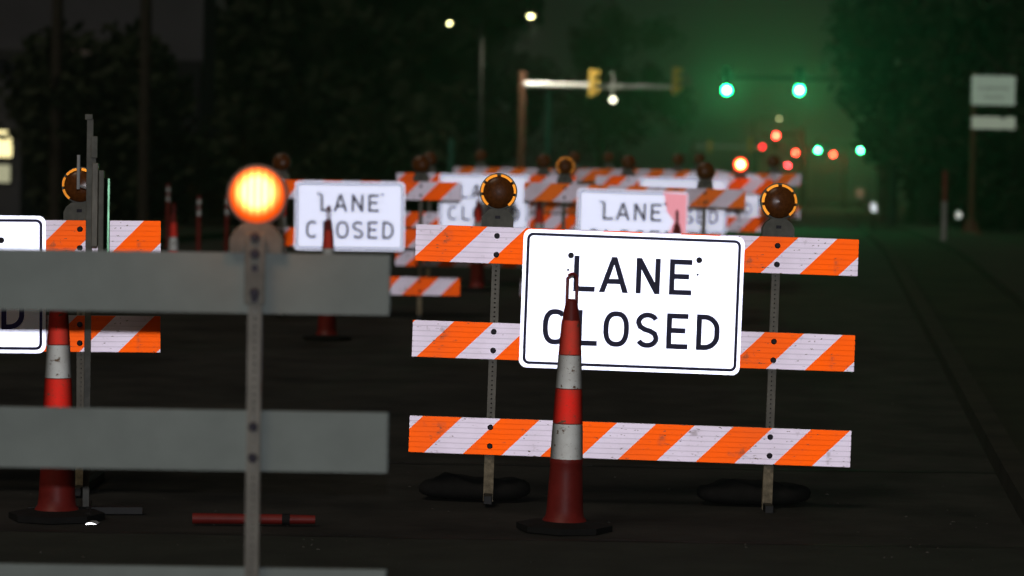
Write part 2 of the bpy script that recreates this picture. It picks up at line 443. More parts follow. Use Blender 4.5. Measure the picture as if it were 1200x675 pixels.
def housing_mesh():
    b = MB(); w2 = .088
    poly = [(-w2, 0), (w2, 0), (w2, .045), (w2 * .82, .075), (w2 * .5, .098), (-w2 * .5, .098), (-w2 * .82, .075), (-w2, .045)]
    b.prism(poly, -.042, .042)
    b.lathe([(.100, -.012), (.104, -.008), (.104, .008), (.100, .012)], 32, 'Y', (0, 0, .193))
    return b.mesh('lamp_housing', HOUS)
def lit_lens():
    m, t = newmat('lit_amber_lens')
    tc = N(t, 'ShaderNodeTexCoord'); s = N(t, 'ShaderNodeSeparateXYZ'); t.links.new(tc.outputs['Object'], s.inputs[0])
    r = mathn(t, 'SQRT', mathn(t, 'ADD', mathn(t, 'POWER', mathn(t, 'ABSOLUTE', s.outputs[0]), 2), mathn(t, 'POWER', mathn(t, 'ABSOLUTE', mathn(t, 'SUBTRACT', s.outputs[2], .010)), 2)))
    core = ramp(t, r, .088, .044)
    rib = mathn(t, 'ADD', 1.0, mathn(t, 'MULTIPLY', .5, mathn(t, 'SINE', mathn(t, 'MULTIPLY', s.outputs[0], 270))))
    st = mathn(t, 'ADD', .95, mathn(t, 'MULTIPLY', mathn(t, 'MULTIPLY', mathn(t, 'POWER', core, 1.6), rib), 7.5))
    e = N(t, 'ShaderNodeEmission'); e.inputs[0].default_value = (1, .20, .018, 1); t.links.new(st, e.inputs[1])
    # the bulb's filament glow is yellower than the coloured plastic
    t.links.new(mixc(t, core, (1, .10, .005), (1, .36, .085)), e.inputs[0])
    o = N(t, 'ShaderNodeOutputMaterial'); t.links.new(e.outputs[0], o.inputs[0]); return m
LIT = lit_lens()
def cored(name, rim, core, srim, score, r0, r1):
    # a lamp lens: deep coloured plastic round a much brighter, paler centre
    m, t = newmat(name); tc = N(t, 'ShaderNodeTexCoord'); s = N(t, 'ShaderNodeSeparateXYZ'); t.links.new(tc.outputs['Object'], s.inputs[0])
    rr = mathn(t, 'SQRT', mathn(t, 'ADD', mathn(t, 'MULTIPLY', s.outputs[0], s.outputs[0]), mathn(t, 'MULTIPLY', s.outputs[2], s.outputs[2])))
    k = ramp(t, rr, r1, r0); e = N(t, 'ShaderNodeEmission'); t.links.new(mixc(t, k, rim, core), e.inputs[0])
    t.links.new(mathn(t, 'ADD', srim, mathn(t, 'MULTIPLY', k, score - srim)), e.inputs[1])
    o = N(t, 'ShaderNodeOutputMaterial'); t.links.new(e.outputs[0], o.inputs[0]); return m
FARLIT = cored('far_lit_lens', (1, .04, .01), (1, .45, .12), 4, 26, .03, .08)
def warn_lamp(parent, x, z, state='off', yaw=0, mount_y=0):
    h = link('warning_light', cached('hous', housing_mesh), parent, (x, mount_y, z), (0, 0, yaw),
             label={'off': None, 'dull': None, 'lit': 'warning light glowing bright amber', 'far': 'warning light glowing amber red'}[state])
    for sgn in (0, 1):
        mat = {'off': AMBER, 'dull': AMBER, 'lit': LIT, 'far': None}[state]
        if state == 'far': mat = FARLIT
        def mk(mat=mat):
            b = MB(); b.lathe(lens_profile(.092), 32, 'Y'); return b.mesh('lens', mat, True)
        ln_ = link('lens', cached('lens' + state, mk), h, (0, -.014 if not sgn else .014, .193), (0, 0, math.pi * sgn))
        if state == 'off': link('reflector_ring', cached('ring', lambda: ring_mesh(.100)), ln_, (0, .002, 0))
        if state == 'dull': link('reflector_ring', cached('ringd', lambda: ring_mesh(.100, AMBER)), ln_, (0, .002, 0))
    def lab():
        b = MB(); b.box(-.014, .014, -.0445, -.0415, .045, .062, .0008); return b.mesh('label_plate', BOLT)
    link('label_plate', cached('lab', lab), h)
    return h
def foot_mesh():
    b = MB(); b.box(-.024, .024, -.16, .72, .004, .052, .004); return b.mesh('foot', DARKM)
def barricade(name, label, px, D, tilt=0., phases=(.175, .225, .07), sign=None, lamps=('dull', 'dull'), back=False, group='striped barricades across the closed lanes', yaw=0, old=False, zoff=0):
    z = gz(D); X = x_for(px, D, z + 1.43)
    r = root(name, (X, D, z), (0, R(tilt), yaw), label=label, cat='barricade', group=group)
    mat = STRIPE_OLD if old else STRIPE
    sgn = 1 if not back else -1
    for k, (zz, ph) in enumerate(zip((1.43, .90, .37), phases)):
        key = 'board%.3f%s' % (ph, old)
        o = link('board', cached(key, lambda ph=ph: board_mesh(ph, mat)), r, (0, 0, zz), (0, 0, math.pi if back else 0))
    for sx in (-1, 1):
        x = .775 * sx
        link('post', cached('post', lambda: perforated_post(1.50)), r, (x, .0375 if not back else -.038, .03))
        link('foot', cached('foot', foot_mesh), r, (x, .0375 if not back else -.038, 0))
        link('lower_sleeve', cached('slv', lambda: MB().box(-.027, .027, -.027, .027, .005, .262).mesh('lower_sleeve', plain('cream_rusty_paint', (.36, .30, .20), .7, var=.65, scale=28))), r, (x, .0375 if not back else -.038, .0))
        for zz in (1.43, .90, .37):
            for dz in (.052, -.052):
                y = -.0152 if not back else -.061
                link('bolt', cached('bolt', lambda: disc_mesh(.016, .012, BOLT, 'bolt')), r, (x, y, zz + dz))
    for sx, st in zip((-1, 1), lamps):
        if st: warn_lamp(r, .775 * sx, 1.532, st, 0, 0)
    return r, X, z
def lane_sign(label, br, X, D, z, dx=0., zc=1.143, tilt=0., smudge=False):
    rt = root('lane_closed_sign', (X + dx + zc * math.tan(R(tilt)), D - .031, z + zc), (0, R(tilt), 0), label=label, cat='road sign', group='lane closed signs on the barricades')
    link('panel', cached('sp', sign_panel), rt); link('border', cached('sb', sign_border), rt); link('lettering', cached('st0', lambda: sign_text(0)), rt); link('lettering', cached('st1', lambda: sign_text(1)), rt)
    for x, zz, rr in ((-.345, .245, .0165), (.363, .245, .0165), (-.358, .165, .006), (.357, .165, .006)):
        link('bolt', cached('sbolt%g' % rr, lambda rr=rr: disc_mesh(rr, .006, BOLT, 'bolt')), rt, (x, -.0025, zz))
    return rt

# ------------------------------------------------------------------ the barricades
r1, X1, z1 = barricade('barricade', 'striped barricade in sharp focus holding the big lane closed sign in front', 741, 15.0, 1.0, lamps=('off', 'off'))
lane_sign('largest brightest lane closed sign with a tall cone standing in front of it', r1, X1, 15.0, z1, -.022, 1.143, 1.15)
# near barricade, its grey back to the camera
rn, Xn, zn = barricade('barricade', 'nearest barricade showing its blurred plain grey back and a glowing amber light', 31, 9.1, -.1, lamps=(None, None), back=True, old=False)
warn_lamp(rn, .775 - .0, 1.532, 'lit', 0, 0)
al = bpy.data.lights.new('amber_bulb', 'POINT'); al.energy = .55; al.color = (1, .28, .03); al.shadow_soft_size = .04
ao = bpy.data.objects.new('amber_bulb', al); COL.objects.link(ao); ao.parent = rn; ao.location = (.775, -.16, 1.735)
b = MB(); b.box(-.034, .034, -.072, -.062, 1.36, 1.60, .004)
link('bracket_plate', b.mesh('bracket_plate', HOUS), rn, (.775, 0, 0))
for zz in (1.40, 1.53, 1.585): link('bolt', CACHE['bolt'], rn, (.775, -.0725, zz))
rL, XL, zL = barricade('barricade', 'left barricade with its sign cut off by the photo edge, an edge-on panel before it', -66, 15.1, -.55, (.20, .26, .12), lamps=('off', 'off'))
lane_sign('lane closed sign at the far left edge, half hidden by the grey board', rL, XL, 15.1, zL, -.022, 1.172, -.55)
r2, X2, z2 = barricade('barricade', 'blurred barricade behind the glowing light, its sign clear and whole', 412, 30.2, -.2, (.05, .12, .28))
lane_sign('lane closed sign right of the glowing amber light, a small cone before it', r2, X2, 30.2, z2, -.01, 1.137, -.2)
r3, X3, z3 = barricade('barricade', 'blurred barricade directly behind the big bright sign, a lit reflector ring at its left', 741, 30.0, 1.0, (.30, .10, .2), old=True, lamps=('off', 'dull'))
s3 = lane_sign('lane closed sign with a painted pink reflection at its right, just above the big sign', r3, X3, 30.0, z3, -.02, 1.10, 1.0)
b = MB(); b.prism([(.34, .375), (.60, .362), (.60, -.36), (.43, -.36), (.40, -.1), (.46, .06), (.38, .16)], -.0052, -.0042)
link('pink_reflection', b.mesh('pink_reflection', PINK), s3)  # red light reflected on the sign, put in as a coloured shape
r4, X4, z4 = barricade('barricade', 'far barricade whose board ends left of the far sign behind the unlit round light', 570, 37.0, 0, (.12, .2, .33))
lane_sign('far lane closed sign half hidden behind the unlit round light of the nearest big-sign barricade', r4, X4, 37.0, z4, -.03, 1.15, 0)
r5, X5, z5 = barricade('barricade', 'far barricade with the small orange red lamp lit at its right end', 801, 37.6, .2, (.22, .05, .2), lamps=('dull', 'far'))
lane_sign('far lane closed sign showing only its last letters right of the pink tinted sign', r5, X5, 37.6, z5, -.01, 1.14, .2)
r6, X6, z6 = barricade('barricade', 'rearmost right barricade whose board ends stick out past the lit orange red lamp', 850, 44.0, 0, (.02, .1, .3), old=True)
lane_sign('rearmost lane closed sign mostly hidden behind the right barricades', r6, X6, 44.0, z6, -.05, 1.10, 0)
barricade('barricade', 'rearmost left barricade peeking over the far sign, only its top edge in view', 618, 45.0, 0, (.15, .3, .1), old=True)
barricade('barricade', 'rearmost middle barricade showing a thin striped strip above the others', 766, 46.5, 0, (.33, .2, .1), old=True)

# ------------------------------------------------------------------ tall channelizer cones
def cone_mesh(part):
    b = MB()
    prof = {0: .105, .05: .098, .36: .083, .55: .076, .73: .068, .91: .058, 1.09: .046, 1.16: .036, 1.19: .030}
    ks = sorted(prof)
    def rr(z):
        for a, c in zip(ks[:-1], ks[1:]):
            if a <= z <= c: return prof[a] + (prof[c] - prof[a]) * (z - a) / (c - a)
        return prof[ks[-1]]
    if part == 'body':
        p = [(.118, .045), (.112, .06), (.100, .075)] + [(rr(z), z) for z in (.12, .2, .3, .345)] + [(rr(.35) + .003, .352), (rr(.36) + .003, .372), (rr(.38), .38)]
        p += [(rr(z), z) for z in (.55, .73, .91, 1.09, 1.14)] + [(.033, 1.17), (.030, 1.19), (.018, 1.20)]
        b.lathe(p, 28); return b.mesh('body', CORANGE, True)
    if part == 'base':
        pts = [(.25 * math.cos(R(45 * i + 22.5)), .25 * math.sin(R(45 * i + 22.5))) for i in range(8)]
        vs = [(x, y, .004) for x, y in pts] + [(x, y, .035) for x, y in pts] + [(x * .55, y * .55, .052) for x, y in pts]
        fs = [tuple(range(8))[::-1]] + [(i, (i + 1) % 8, 8 + (i + 1) % 8, 8 + i) for i in range(8)] + [(8 + i, 8 + (i + 1) % 8, 16 + (i + 1) % 8, 16 + i) for i in range(8)] + [tuple(range(16, 24))]
        b.add(vs, fs); return b.mesh('rubber_base', BLACK)
    if part == 'handle':
        pts = [(-.026, 0, 1.185)] + [(.026 * -math.cos(R(a)), 0, 1.30 + .030 * math.sin(R(a))) for a in range(0, 181, 20)] + [(.026, 0, 1.185)]
        b.tube(pts, .0085, 8); return b.mesh('loop_handle', CDARK, True)
    z0, z1, mat = part
    n = 5; p = [(rr(z0), z0)] + [(rr(z0 + (z1 - z0) * i / n) + .0022, z0 + (z1 - z0) * i / n) for i in range(n + 1)] + [(rr(z1), z1)]
    b.lathe(p, 28); return b.mesh('band', mat, True)
def cone(label, px, D, sc=1.0, rot=0., lean=0.):
    z = gz(D); X = x_for(px, D, z + .6)
    r = root('traffic_cone', (X, D, z), (0, R(lean), rot), label=label, cat='traffic cone', group='tall looped traffic cones')
    r.scale = (sc,) * 3
    link('body', cached('cbody', lambda: cone_mesh('body')), r); link('rubber_base', cached('cbase', lambda: cone_mesh('base')), r)
    link('loop_handle', cached('chand', lambda: cone_mesh('handle')), r)
    for nm, z0, z1, mt in (('white_band', .375, .555, CONE_W), ('red_band', .56, .735, CONE_R), ('white_band', .74, .91, CONE_W), ('red_band', .915, 1.09, CONE_R)):
        link(nm, cached('cb%g' % z0, lambda: cone_mesh((z0, z1, mt))), r)
    return r
cone('tall orange and white cone standing right in front of the big bright sign', 663.5, 14.0, 1.0, .3, .9)
cone('cone with red and silver bands at the left, seen between the grey boards', 68, 14.1, 1.0, 2.0, .3)
cone('small dark red cone in front of the clear blurred lane closed sign', 384, 27.0, 1.0, 1.0)
cone('dim cone between the far sign and the round light left of the big sign', 560, 36.0, 1.0, 3.0)
cone('dim cone under the board just left of the pink tinted sign', 631, 36.0, 1.0, 4.0)
cone('red looped cone hidden behind the big sign except its glowing handle', 792, 27.6, 1.0, 5.0)
cone('red and white banded cone right of the left barricade, above the grey board', 203, 31.0, .92, 2.2)
cone('dim cone just left of the clear blurred lane closed sign', 331, 38.5, .95, 2.9)
# slim posts with white collars beyond the grey board
def delineator(label, px, D, h, dim=False):
    z = gz(D); X = x_for(px, D, z + .6)
    r = root('delineator_post', (X, D, z), label=label, cat='delineator post', group='slim delineator posts beyond the grey board')
    b = MB(); b.tube([(0, 0, .03), (0, 0, h)], [.036, .032], 14); link('tube', cached('dt%g' % h, lambda: b.mesh('tube', CORANGE, True)), r)
    b = MB(); b.lathe([(.16, .004), (.16, .03), (.05, .05)], 14); link('rubber_base', cached('db', lambda: b.mesh('rubber_base', BLACK)), r)
    for zc in (h - .10, h - .25):
        b = MB(); b.lathe([(.0345, zc - .045), (.036, zc - .043), (.036, zc + .043), (.0345, zc + .045)], 14)
        link('white_band', cached('dw%g' % zc, lambda: b.mesh('white_band', CONE_W, True)), r)
delineator('slim post with white collar right beside the red banded cone', 233, 40, 1.10)
delineator('slim post with white collar next to the glowing amber light', 266, 40, 1.12)
delineator('slim post with white collar touching the end of the left barricade', 197, 46, 1.15)

# ------------------------------------------------------------------ sandbags over the feet
def sandbag(label, px, D, w=.62, rot=0.):
    bm = bmesh.new(); bmesh.ops.create_uvsphere(bm, u_segments=28, v_segments=14, radius=1)
    rnd = random.Random(px)
    for v in bm.verts:
        x, y, z = v.co
        sx = math.copysign(abs(x) ** .65, x) * w / 2; sy = math.copysign(abs(y) ** .7, y) * .17; sz = math.copysign(abs(z) ** .7, z)
        hgt = .062 + .016 * math.sin(x * 5 + px) + .010 * math.sin(x * 13 + y * 4) - .020 * max(0, 1 - abs(x) * 5)
        v.co = (sx * (1 + .05 * math.sin(3 * y + px)), sy * (1 + .15 * math.sin(4 * x)), .068 + (sz * hgt if z > 0 else sz * .066))
    me = bpy.data.meshes.new('sandbag'); bm.to_mesh(me); bm.free(); me.materials.append(BAGM)
    for p in me.polygons: p.use_smooth = True
    X = x_for(px, D, gz(D)); o = link('sandbag', me, None, (X, D, gz(D) + .002), (0, 0, rot))
    return tag(o, label, 'sandbag', 'dark sandbags at the barricade feet')
sandbag('dark sandbag slumped behind the left post of the big-sign barricade', 556, 15.25, .62)
sandbag('dark sandbag slumped behind the right post of the big-sign barricade', 882, 15.25, .62, .1)

# ------------------------------------------------------------------ panel turned edge-on at the left, with its post
D = 14.3; z = gz(D); X = x_for(103, D, 1.0)
r = root('edge_on_sign', (X, D, z), (0, 0, math.atan2(-X, D) - .012), label='thin grey sign seen edge on against the left barricade', cat='road sign')
link('post', MB().box(-.017, .017, -.017, .017, .03, 2.09, .002).mesh('post', HOUS), r)
b = MB(); b.box(.012, .045, -.05, .40, 1.42, 1.86, .004); link('panel', b.mesh('panel', GALV), r)
b = MB(); b.box(.050, .078, -.35, .30, 1.37, 1.82, .004); link('panel', b.mesh('panel', HOUS), r)
b = MB(); b.box(.084, .099, -.46, .46, 1.36, 1.78, .003); link('panel', b.mesh('panel', plain('green_reflection', (.14, .34, .20), .3, .6)), r, None, (0, 0, .024))  # the signals' green reflection is put into this panel's colour
b = MB(); b.box(.004, .040, -.03, .03, 1.885, 2.00, .004); b.box(.016, .032, -.02, .02, 1.84, 1.89); link('bracket', b.mesh('bracket', HOUS), r)
b = MB(); b.box(-.028, .012, -.02, .02, 2.085, 2.115, .003); link('cap', b.mesh('cap', HOUS), r)
b = MB(); b.tube([(-.058, -.02, 1.72), (-.058, -.02, 1.90)], .009, 8); b.tube([(-.058, -.02, 1.74), (.0, 0, 1.72)], .006, 6); link('rod', b.mesh('rod', STEEL), r)
b = MB(); b.box(-.30, .30, -.03, .03, .004, .045, .004); b.box(-.03, .03, -.30, .30, .006, .043, .004); link('foot', b.mesh('foot', DARKM), r)
# small glinting stud on the road, and the fallen orange post
p = at(108, 613, 13.9)
b = MB(); b.prism([(-.03, 0), (.03, 0), (.012, .009), (-.012, .009)], -.05, .05)
o = link('road_stud', b.mesh('road_stud', retro('stud_glass', const((.9, .9, .9)), .26, .1)), None, (p.x, 13.9, .009)); tag(o, 'small glinting road stud below the lowest left cone', 'road stud')
Xf = x_for(285, 13.95, .03); r = root('fallen_post', (Xf, 13.95, .04), (0, 0, .06), label='dull red tube lying flat on the road behind the near post', cat='fallen post')
b = MB(); b.tube([(-.26, 0, 0), (.20, 0, 0)], [.028, .026], 14); link('tube', b.mesh('tube', CORANGE, True), r)
b = MB(); b.tube([(.20, 0, 0), (.24, 0, 0)], [.03, .03], 14); link('cap', b.mesh('cap', BLACK), r)
b = MB(); b.tube([(.24, 0, 0), (.37, 0, 0)], [.025, .022], 14); link('tip', b.mesh('tip', CORANGE, True), r)

# ------------------------------------------------------------------ traffic signals
G_ON = cored('green_signal_lit', (.004, 1.0, .22), (.14, 1.0, .42), 60, 190, .02, .12); G_CORE = emit('green_core', (.35, 1.0, .75), 60)
R_ON = cored('red_signal_lit', (1.0, .02, .02), (1, .13, .035), 40, 120, .01, .10); R_DIM = emit('red_signal_dim', (1.0, .02, .03), 10)
LENSOFF = plain('signal_lens_off', (.02, .02, .015), .3)
def head(parent, x, z, lit=None, mat=None, side=False, body=None, name='signal_head'):
    """three-lens signal head; x, z in the parent's space"""
    h = link(name, cached('hd' + (body or DARKM).name, lambda: MB().box(-.17, .17, -.10, .10, -.53, .53, .03).mesh('signal_head', body or DARKM)), parent, (x, -.12, z), (0, 0, R(82) if side else 0))
    for k, zz in enumerate((.35, 0, -.35)):
        on = (lit == k)
        def mk():
            b = MB(); b.lathe([(.15, 0), (.145, -.02), (.09, -.04), (.0001, -.05)], 20, 'Y'); return b.mesh('lens', mat if on else LENSOFF, True)
        link('lens', cached('sl%s' % (mat.name if on else 'off'), mk), h, (0, -.101, zz))
        def vis():
            b = MB(); n = 12; vs = []
            for i in range(n + 1):
                a = R(-20 + 220 * i / n)
                for rr in (.158, .165): vs += [(rr * math.cos(a), -.10, rr * math.sin(a)), (rr * math.cos(a), -.30 + .06 * (1 - math.sin(a)), rr * math.sin(a))]
            for i in range(n): 
                k0 = 4 * i; b_ = k0 + 4
                for c, d in ((0, 1), (3, 2)): pass
            fs = [(4 * i + c, 4 * i + 4 + c, 4 * i + 4 + d, 4 * i + d) for i in range(n) for c, d in ((0, 1), (1, 3), (3, 2), (2, 0))]
            b.add(vs, fs); return b.mesh('visor', body or DARKM)
        link('visor', cached('vs' + (body or DARKM).name, vis), h, (0, 0, zz))
    return h
def mast(name, label, px_pole, px_end, y_arm, D, heads, pole=DARKM, armmat=DARKM, y_head=None, lights=(), hang=None, armr=(.13, .07)):
    zg = gz(D); za = at((px_pole + px_end) / 2, y_arm, D).z; X0 = x_for(px_pole, D, za); X1_ = x_for(px_end, D, za)
    r = root(name, (X0, D, zg), label=label, cat='traffic signal')
    b = MB(); b.tube([(0, 0, 0), (0, 0, za - zg + .5)], [.17, .13], 14); b.lathe([(.3, 0), (.3, .06), (.2, .1)], 14); link('pole', b.mesh('pole', pole, True), r)
    b = MB(); b.tube([(0, 0, za - zg), (X1_ - X0, 0, za - zg + .0)], list(armr), 12); link('mast_arm', b.mesh('mast_arm', armmat, True), r)
    for (hx, hy, lit, mat, side, body) in heads:
        p = at(hx, hy, D); zc = p.z - zg
        if lit is not None: zc -= (.35, 0, -.35)[lit]
        head(r, p.x - X0, zc, lit, mat, side, body)
        if abs(zc - (za - zg)) > .5:
            b = MB(); lo, hi = sorted((zc, za - zg)); b.tube([(p.x - X0, -.02, lo + (.5 if lo == zc else 0)), (p.x - X0, -.02, hi - (.5 if hi == zc else 0))], .03, 6); link('hanger', b.mesh('hanger', DARKM), r)
    return r, X0, za, zg
mg, Xg, zag, zgg = mast('traffic_signal', 'pale lit mast arm with two yellow signal heads seen side on', 612, 798, 101, 106,
     [(694, 98, None, None, True, YEL), (791, 95, None, None, True, YEL)], BROWNM, STEEL)
# small luminaire under the arm
p = at(718, 117, 106)
fx = link('camera_bracket', MB().tube([(0, 0, 0), (0, 0, 1.0)], .035, 8).mesh('camera_bracket', STEEL), mg, (p.x - Xg, -.2, p.z - zgg + .1))
link('lamp', MB().lathe([(.0001, -.12), (.09, -.08), (.12, 0), (.07, .08), (.0001, .10)], 14).mesh('lamp', emit('white_lamp', (1, .98, .7), 5)), mg, (p.x - Xg, -.2, p.z - zgg))
b = MB(); b.lathe([(.26, -.01), (.26, .01)], 20, 'Y'); p = at(803, 95, 106); link('round_plate', b.mesh('round_plate', plain('plate_grey', (.20, .17, .14), .6)), mg, (p.x - Xg, 0, p.z - zgg))
mast('traffic_signal', 'dark mast arm carrying the two large bright green lights', 1050, 842, 92, 99, [(851, 106, 2, G_ON, False, DARKM), (936, 106, 2, G_ON, False, DARKM)], armr=(.09, .05))
mast('traffic_signal', 'distant mast arm carrying the two small green lights', 1046, 950, 171, 228, [(958, 176, 2, G_ON, False, DARKM), (1008, 176, 2, G_ON, False, DARKM)], armr=(.1, .06))
mast('traffic_signal', 'distant pale mast arm with two small yellow heads', 812, 890, 172, 200, [(831, 172, None, None, True, YEL), (878, 170, None, None, True, YEL)], armmat=plain('dim_arm', (.6, .62, .66), .5))
mast('traffic_signal', 'distant mast arm with the topmost red light', 940, 890, 158, 175, [(909, 159, 0, R_ON, False, DARKM)], armr=(.08, .05))
mast('traffic_signal', 'distant mast arm with the smallest dim red light', 886, 898, 171, 214, [(893, 172, 0, R_DIM, False, DARKM)], armr=(.08, .05))
mast('traffic_signal', 'distant mast arm with the red light left of the first small green light', 944, 924, 178, 245, [(932, 179, 0, R_ON, False, DARKM)], armr=(.08, .05))
mast('traffic_signal', 'distant mast arm with the red light between the two small green lights', 990, 970, 180, 255, [(976, 181, 0, R_ON, False, DARKM)], armr=(.08, .05))
mast('traffic_signal', 'farthest mast arm with a pair of low red lights', 934, 900, 193, 350, [(908, 194, 0, R_DIM, False, DARKM), (923, 194, 0, cored('red_signal_far', (1, .02, .04), (1, .08, .06), 60, 120, .02, .12), False, DARKM)], armr=(.08, .05))
# light the green lenses throw into the added mist
def lamp_at(name, px, py, D, col, P, dy=-.4, size=.12, kind='POINT', cone=140, aim=(0, 0, -1)):
    p = at(px, py, D); l = bpy.data.lights.new(name, kind); l.energy = P; l.color = col; l.shadow_soft_size = size
    if kind == 'SPOT': l.spot_size = R(cone); l.spot_blend = .6
    o = bpy.data.objects.new(name, l); COL.objects.link(o); o.location = (p.x, D + dy, p.z)
    o.rotation_euler = Vector(aim).to_track_quat('-Z', 'Y').to_euler(); return o
for px, py, D, P in ((851, 106, 99, 680), (936, 106, 99, 560), (958, 176, 228, 560), (1008, 176, 228, 560)):
    lamp_at('green_signal_light', px, py, D, (.10, 1, .30), P, kind='SPOT', cone=60, aim=(-px / 12000, -1, .04))

for px, py, D, P in ((909, 159, 175, 260), (932, 179, 245, 300), (976, 181, 255, 380), (866, 202, 37.6, .9)):
    lamp_at('red_signal_light', px, py, D, (1, .06, .03), P)
# ------------------------------------------------------------------ street lamps, poles, roadside signs
def street_lamp(label, px, py, D, P, side=-1, s=30, pmat=DARKM):
    p = at(px, py, D); zg = gz(D)
    r = root('street_lamp', (p.x + side * 1.9, D, zg), label=label, cat='street lamp', group='street lamps along the street')
    h = p.z - zg
    b = MB(); b.tube([(0, 0, 0), (0, 0, h - .3), (-side * .5, 0, h + .05), (-side * 1.5, 0, h + .08)], [.11, .08, .05, .04], 10); link('pole', b.mesh('pole', pmat, True), r)
    b = MB(); b.box(-.30, .30, -.12, .12, -.02, .12, .04); hd = link('lamp_head', b.mesh('lamp_head', DARKM), r, (-side * 1.9, 0, h + .04))
    b = MB(); b.lathe([(.0001, -.11), (.08, -.09), (.12, -.03), (.12, 0)], 16); link('lens', b.mesh('lens', emit('lamp_warm%g' % s, (1, .93, .42), s), True), hd)
    if P: lamp_at('street_lamp_light', px, py, D, (1, .93, .72), P, dy=0, size=.12, kind='SPOT')
street_lamp('yellowish street lamp glowing above the left dark trees', 526, 27, 120, 0, -1, 30)
street_lamp('white street lamp glowing right above the pale mast arm', 622, 19, 105.0, 8000, -1, 14)
def pole(label, px, ytop, D, r_, mat, name='pole', cat='pole'):
    zg = gz(D); p = at(px, ytop, D); h = p.z - zg
    b = MB(); b.tube([(0, 0, 0), (0, 0, h)], [r_ * 1.15, r_], 12); b.lathe([(r_ * 2.2, 0), (r_ * 2.2, .05), (r_ * 1.2, .09)], 12)
    b.lathe([(r_, 0), (r_ * .9, .04), (.0001, .06)], 12, 'Z', (0, 0, h))
    o = link(name, b.mesh(name, mat, True), None, (p.x, D, zg)); return tag(o, label, cat)
pole('short green-lit pole standing behind the far lane closed sign', 529, 165, 62, .07, GREENM)
pole('faint green-lit pole right of the brown mast pole', 643, 108, 90, .10, GREENM)
pole('dark utility pole at the upper left before the grey building', 70, -200, 70, .14, BARK, 'utility_pole', 'utility pole')
pole('dark utility pole right of the pale strip on the grey building', 174, -200, 70, .14, BARK, 'utility_pole', 'utility pole')
pole('dark wooden pole right of the green lights', 1047, -200, 110, .22, BARK, 'utility_pole', 'utility pole')
# red and white marker post by the kerb
D = 60; zg = gz(D); p0 = at(1107, 236, D); p1 = at(1107, 200, D); 
r = root('marker_post', (p0.x, D, zg), label='red and white marker post by the right kerb', cat='marker post')
b = MB(); b.tube([(0, 0, 0), (0, 0, p0.z - zg)], .065, 12); link('white_section', b.mesh('white_section', plain('marker_white', (.42, .42, .42), .6), True), r)
b = MB(); b.tube([(0, 0, p0.z - zg), (0, 0, p1.z - zg)], .064, 12); link('red_section', b.mesh('red_section', plain('marker_red', (.22, .04, .03), .6), True), r)
# two-panel roadside sign on the right
D = 76; zg = gz(D); pc = at(1164, 106, D); X0 = at(1141, 150, D).x
r = root('roadside_sign', (X0, D, zg), label='dim white two panel road sign on a brown post at the right edge', cat='road sign')
ho_ = pc.z + .5 - zg
b = MB(); b.tube([(0, .06, 0), (0, .06, ho_)], .085, 10); b.lathe([(.4, 0), (.3, .1), (.12, .5)], 12, 'Z', (0, .06, 0)); link('post', b.mesh('post', BROWNM), r)
dull = plain('dull_sign_white', (.62, .66, .56), .6, var=.08)
SIGNFAR = retro('far_sign_sheeting', const((.36, .46, .35)), .345, .1, 6)
b = MB(); b.prism([(x + pc.x - X0, z + pc.z - zg) for x, z in rrect(1.22, .82, .05)], -.03, -.02); pn = link('panel', b.mesh('panel', SIGNFAR), r)
# worn, unreadable lettering in two lines
b = MB(); rd = random.Random(3)
for zc, x0, x1, h in ((.06, -.42, .42, .10), (-.19, -.22, .22, .10)):
    x = x0
    while x < x1:
        wv = rd.uniform(.05, .075); b.box(pc.x - X0 + x, pc.x - X0 + x + wv * .55, -.034, -.030, pc.z - zg + zc - h / 2 * rd.uniform(.5, 1), pc.z - zg + zc + h / 2 * rd.uniform(.5, 1)); x += wv * 1.35
link('worn_lettering', b.mesh('worn_lettering', plain('faded_letters', (.12, .13, .11), .7)), pn)
q = at(1164, 144, D); b = MB()
b.prism([(q.x - X0 - .61, q.z - zg - .17), (q.x - X0 + .61, q.z - zg - .17), (q.x - X0 + .61, q.z - zg + .17), (q.x - X0 + .36, q.z - zg + .17), (q.x - X0 + .26, q.z - zg + .09), (q.x - X0 + .16, q.z - zg + .17), (q.x - X0 - .61, q.z - zg + .17)], -.03, -.02)
link('lower_panel', b.mesh('lower_panel', retro('far_sign_sheeting_2', const((.48, .56, .42)), .36, .1, 6)), r)
# small reflectors and lights along the far right verge
def marker(label, px, py, D, w, h, mat, shape='round'):
    p = at(px, py, D); zg = gz(D); r = root('roadside_marker', (p.x, D, zg), label=label, cat='marker', group='small roadside markers at the right')
    b = MB(); b.tube([(0, .03, 0), (0, .03, p.z - zg)], .03, 8); link('post', b.mesh('post', DARKM), r)
    b = MB()
    if shape == 'round': b.lathe([(w / 2, 0), (w / 2, -.02), (w / 2.6, -.03)], 18, 'Y', (0, 0, p.z - zg))
    else: b.box(-w / 2, w / 2, -.01, .01, p.z - zg - h / 2, p.z - zg + h / 2, .004)
    link('reflector', b.mesh('reflector', mat), r)
marker('beige square marker low on the right beyond the barricade', 1008, 226, 110, .42, .42, retro('beige_sheet', const((.5, .36, .22)), .42, .2), 'box')
marker('small white marker right of the beige square marker', 1024, 243, 80, .16, .25, retro('whitish_sheet', const((.75, .8, .8)), .28, .1), 'box')
marker('round white marker right of the red and white post', 1123, 252, 85, .22, .22, retro('whitish_sheet2', const((.75, .8, .7)), .30, .1))

street_lamp('small faint street lamp far off below the two large green lights', 913, 139, 203, 2500, -1, 4)
street_lamp('small faint street lamp right of the large green lights', 999, 124, 190, 0, 1, 4)
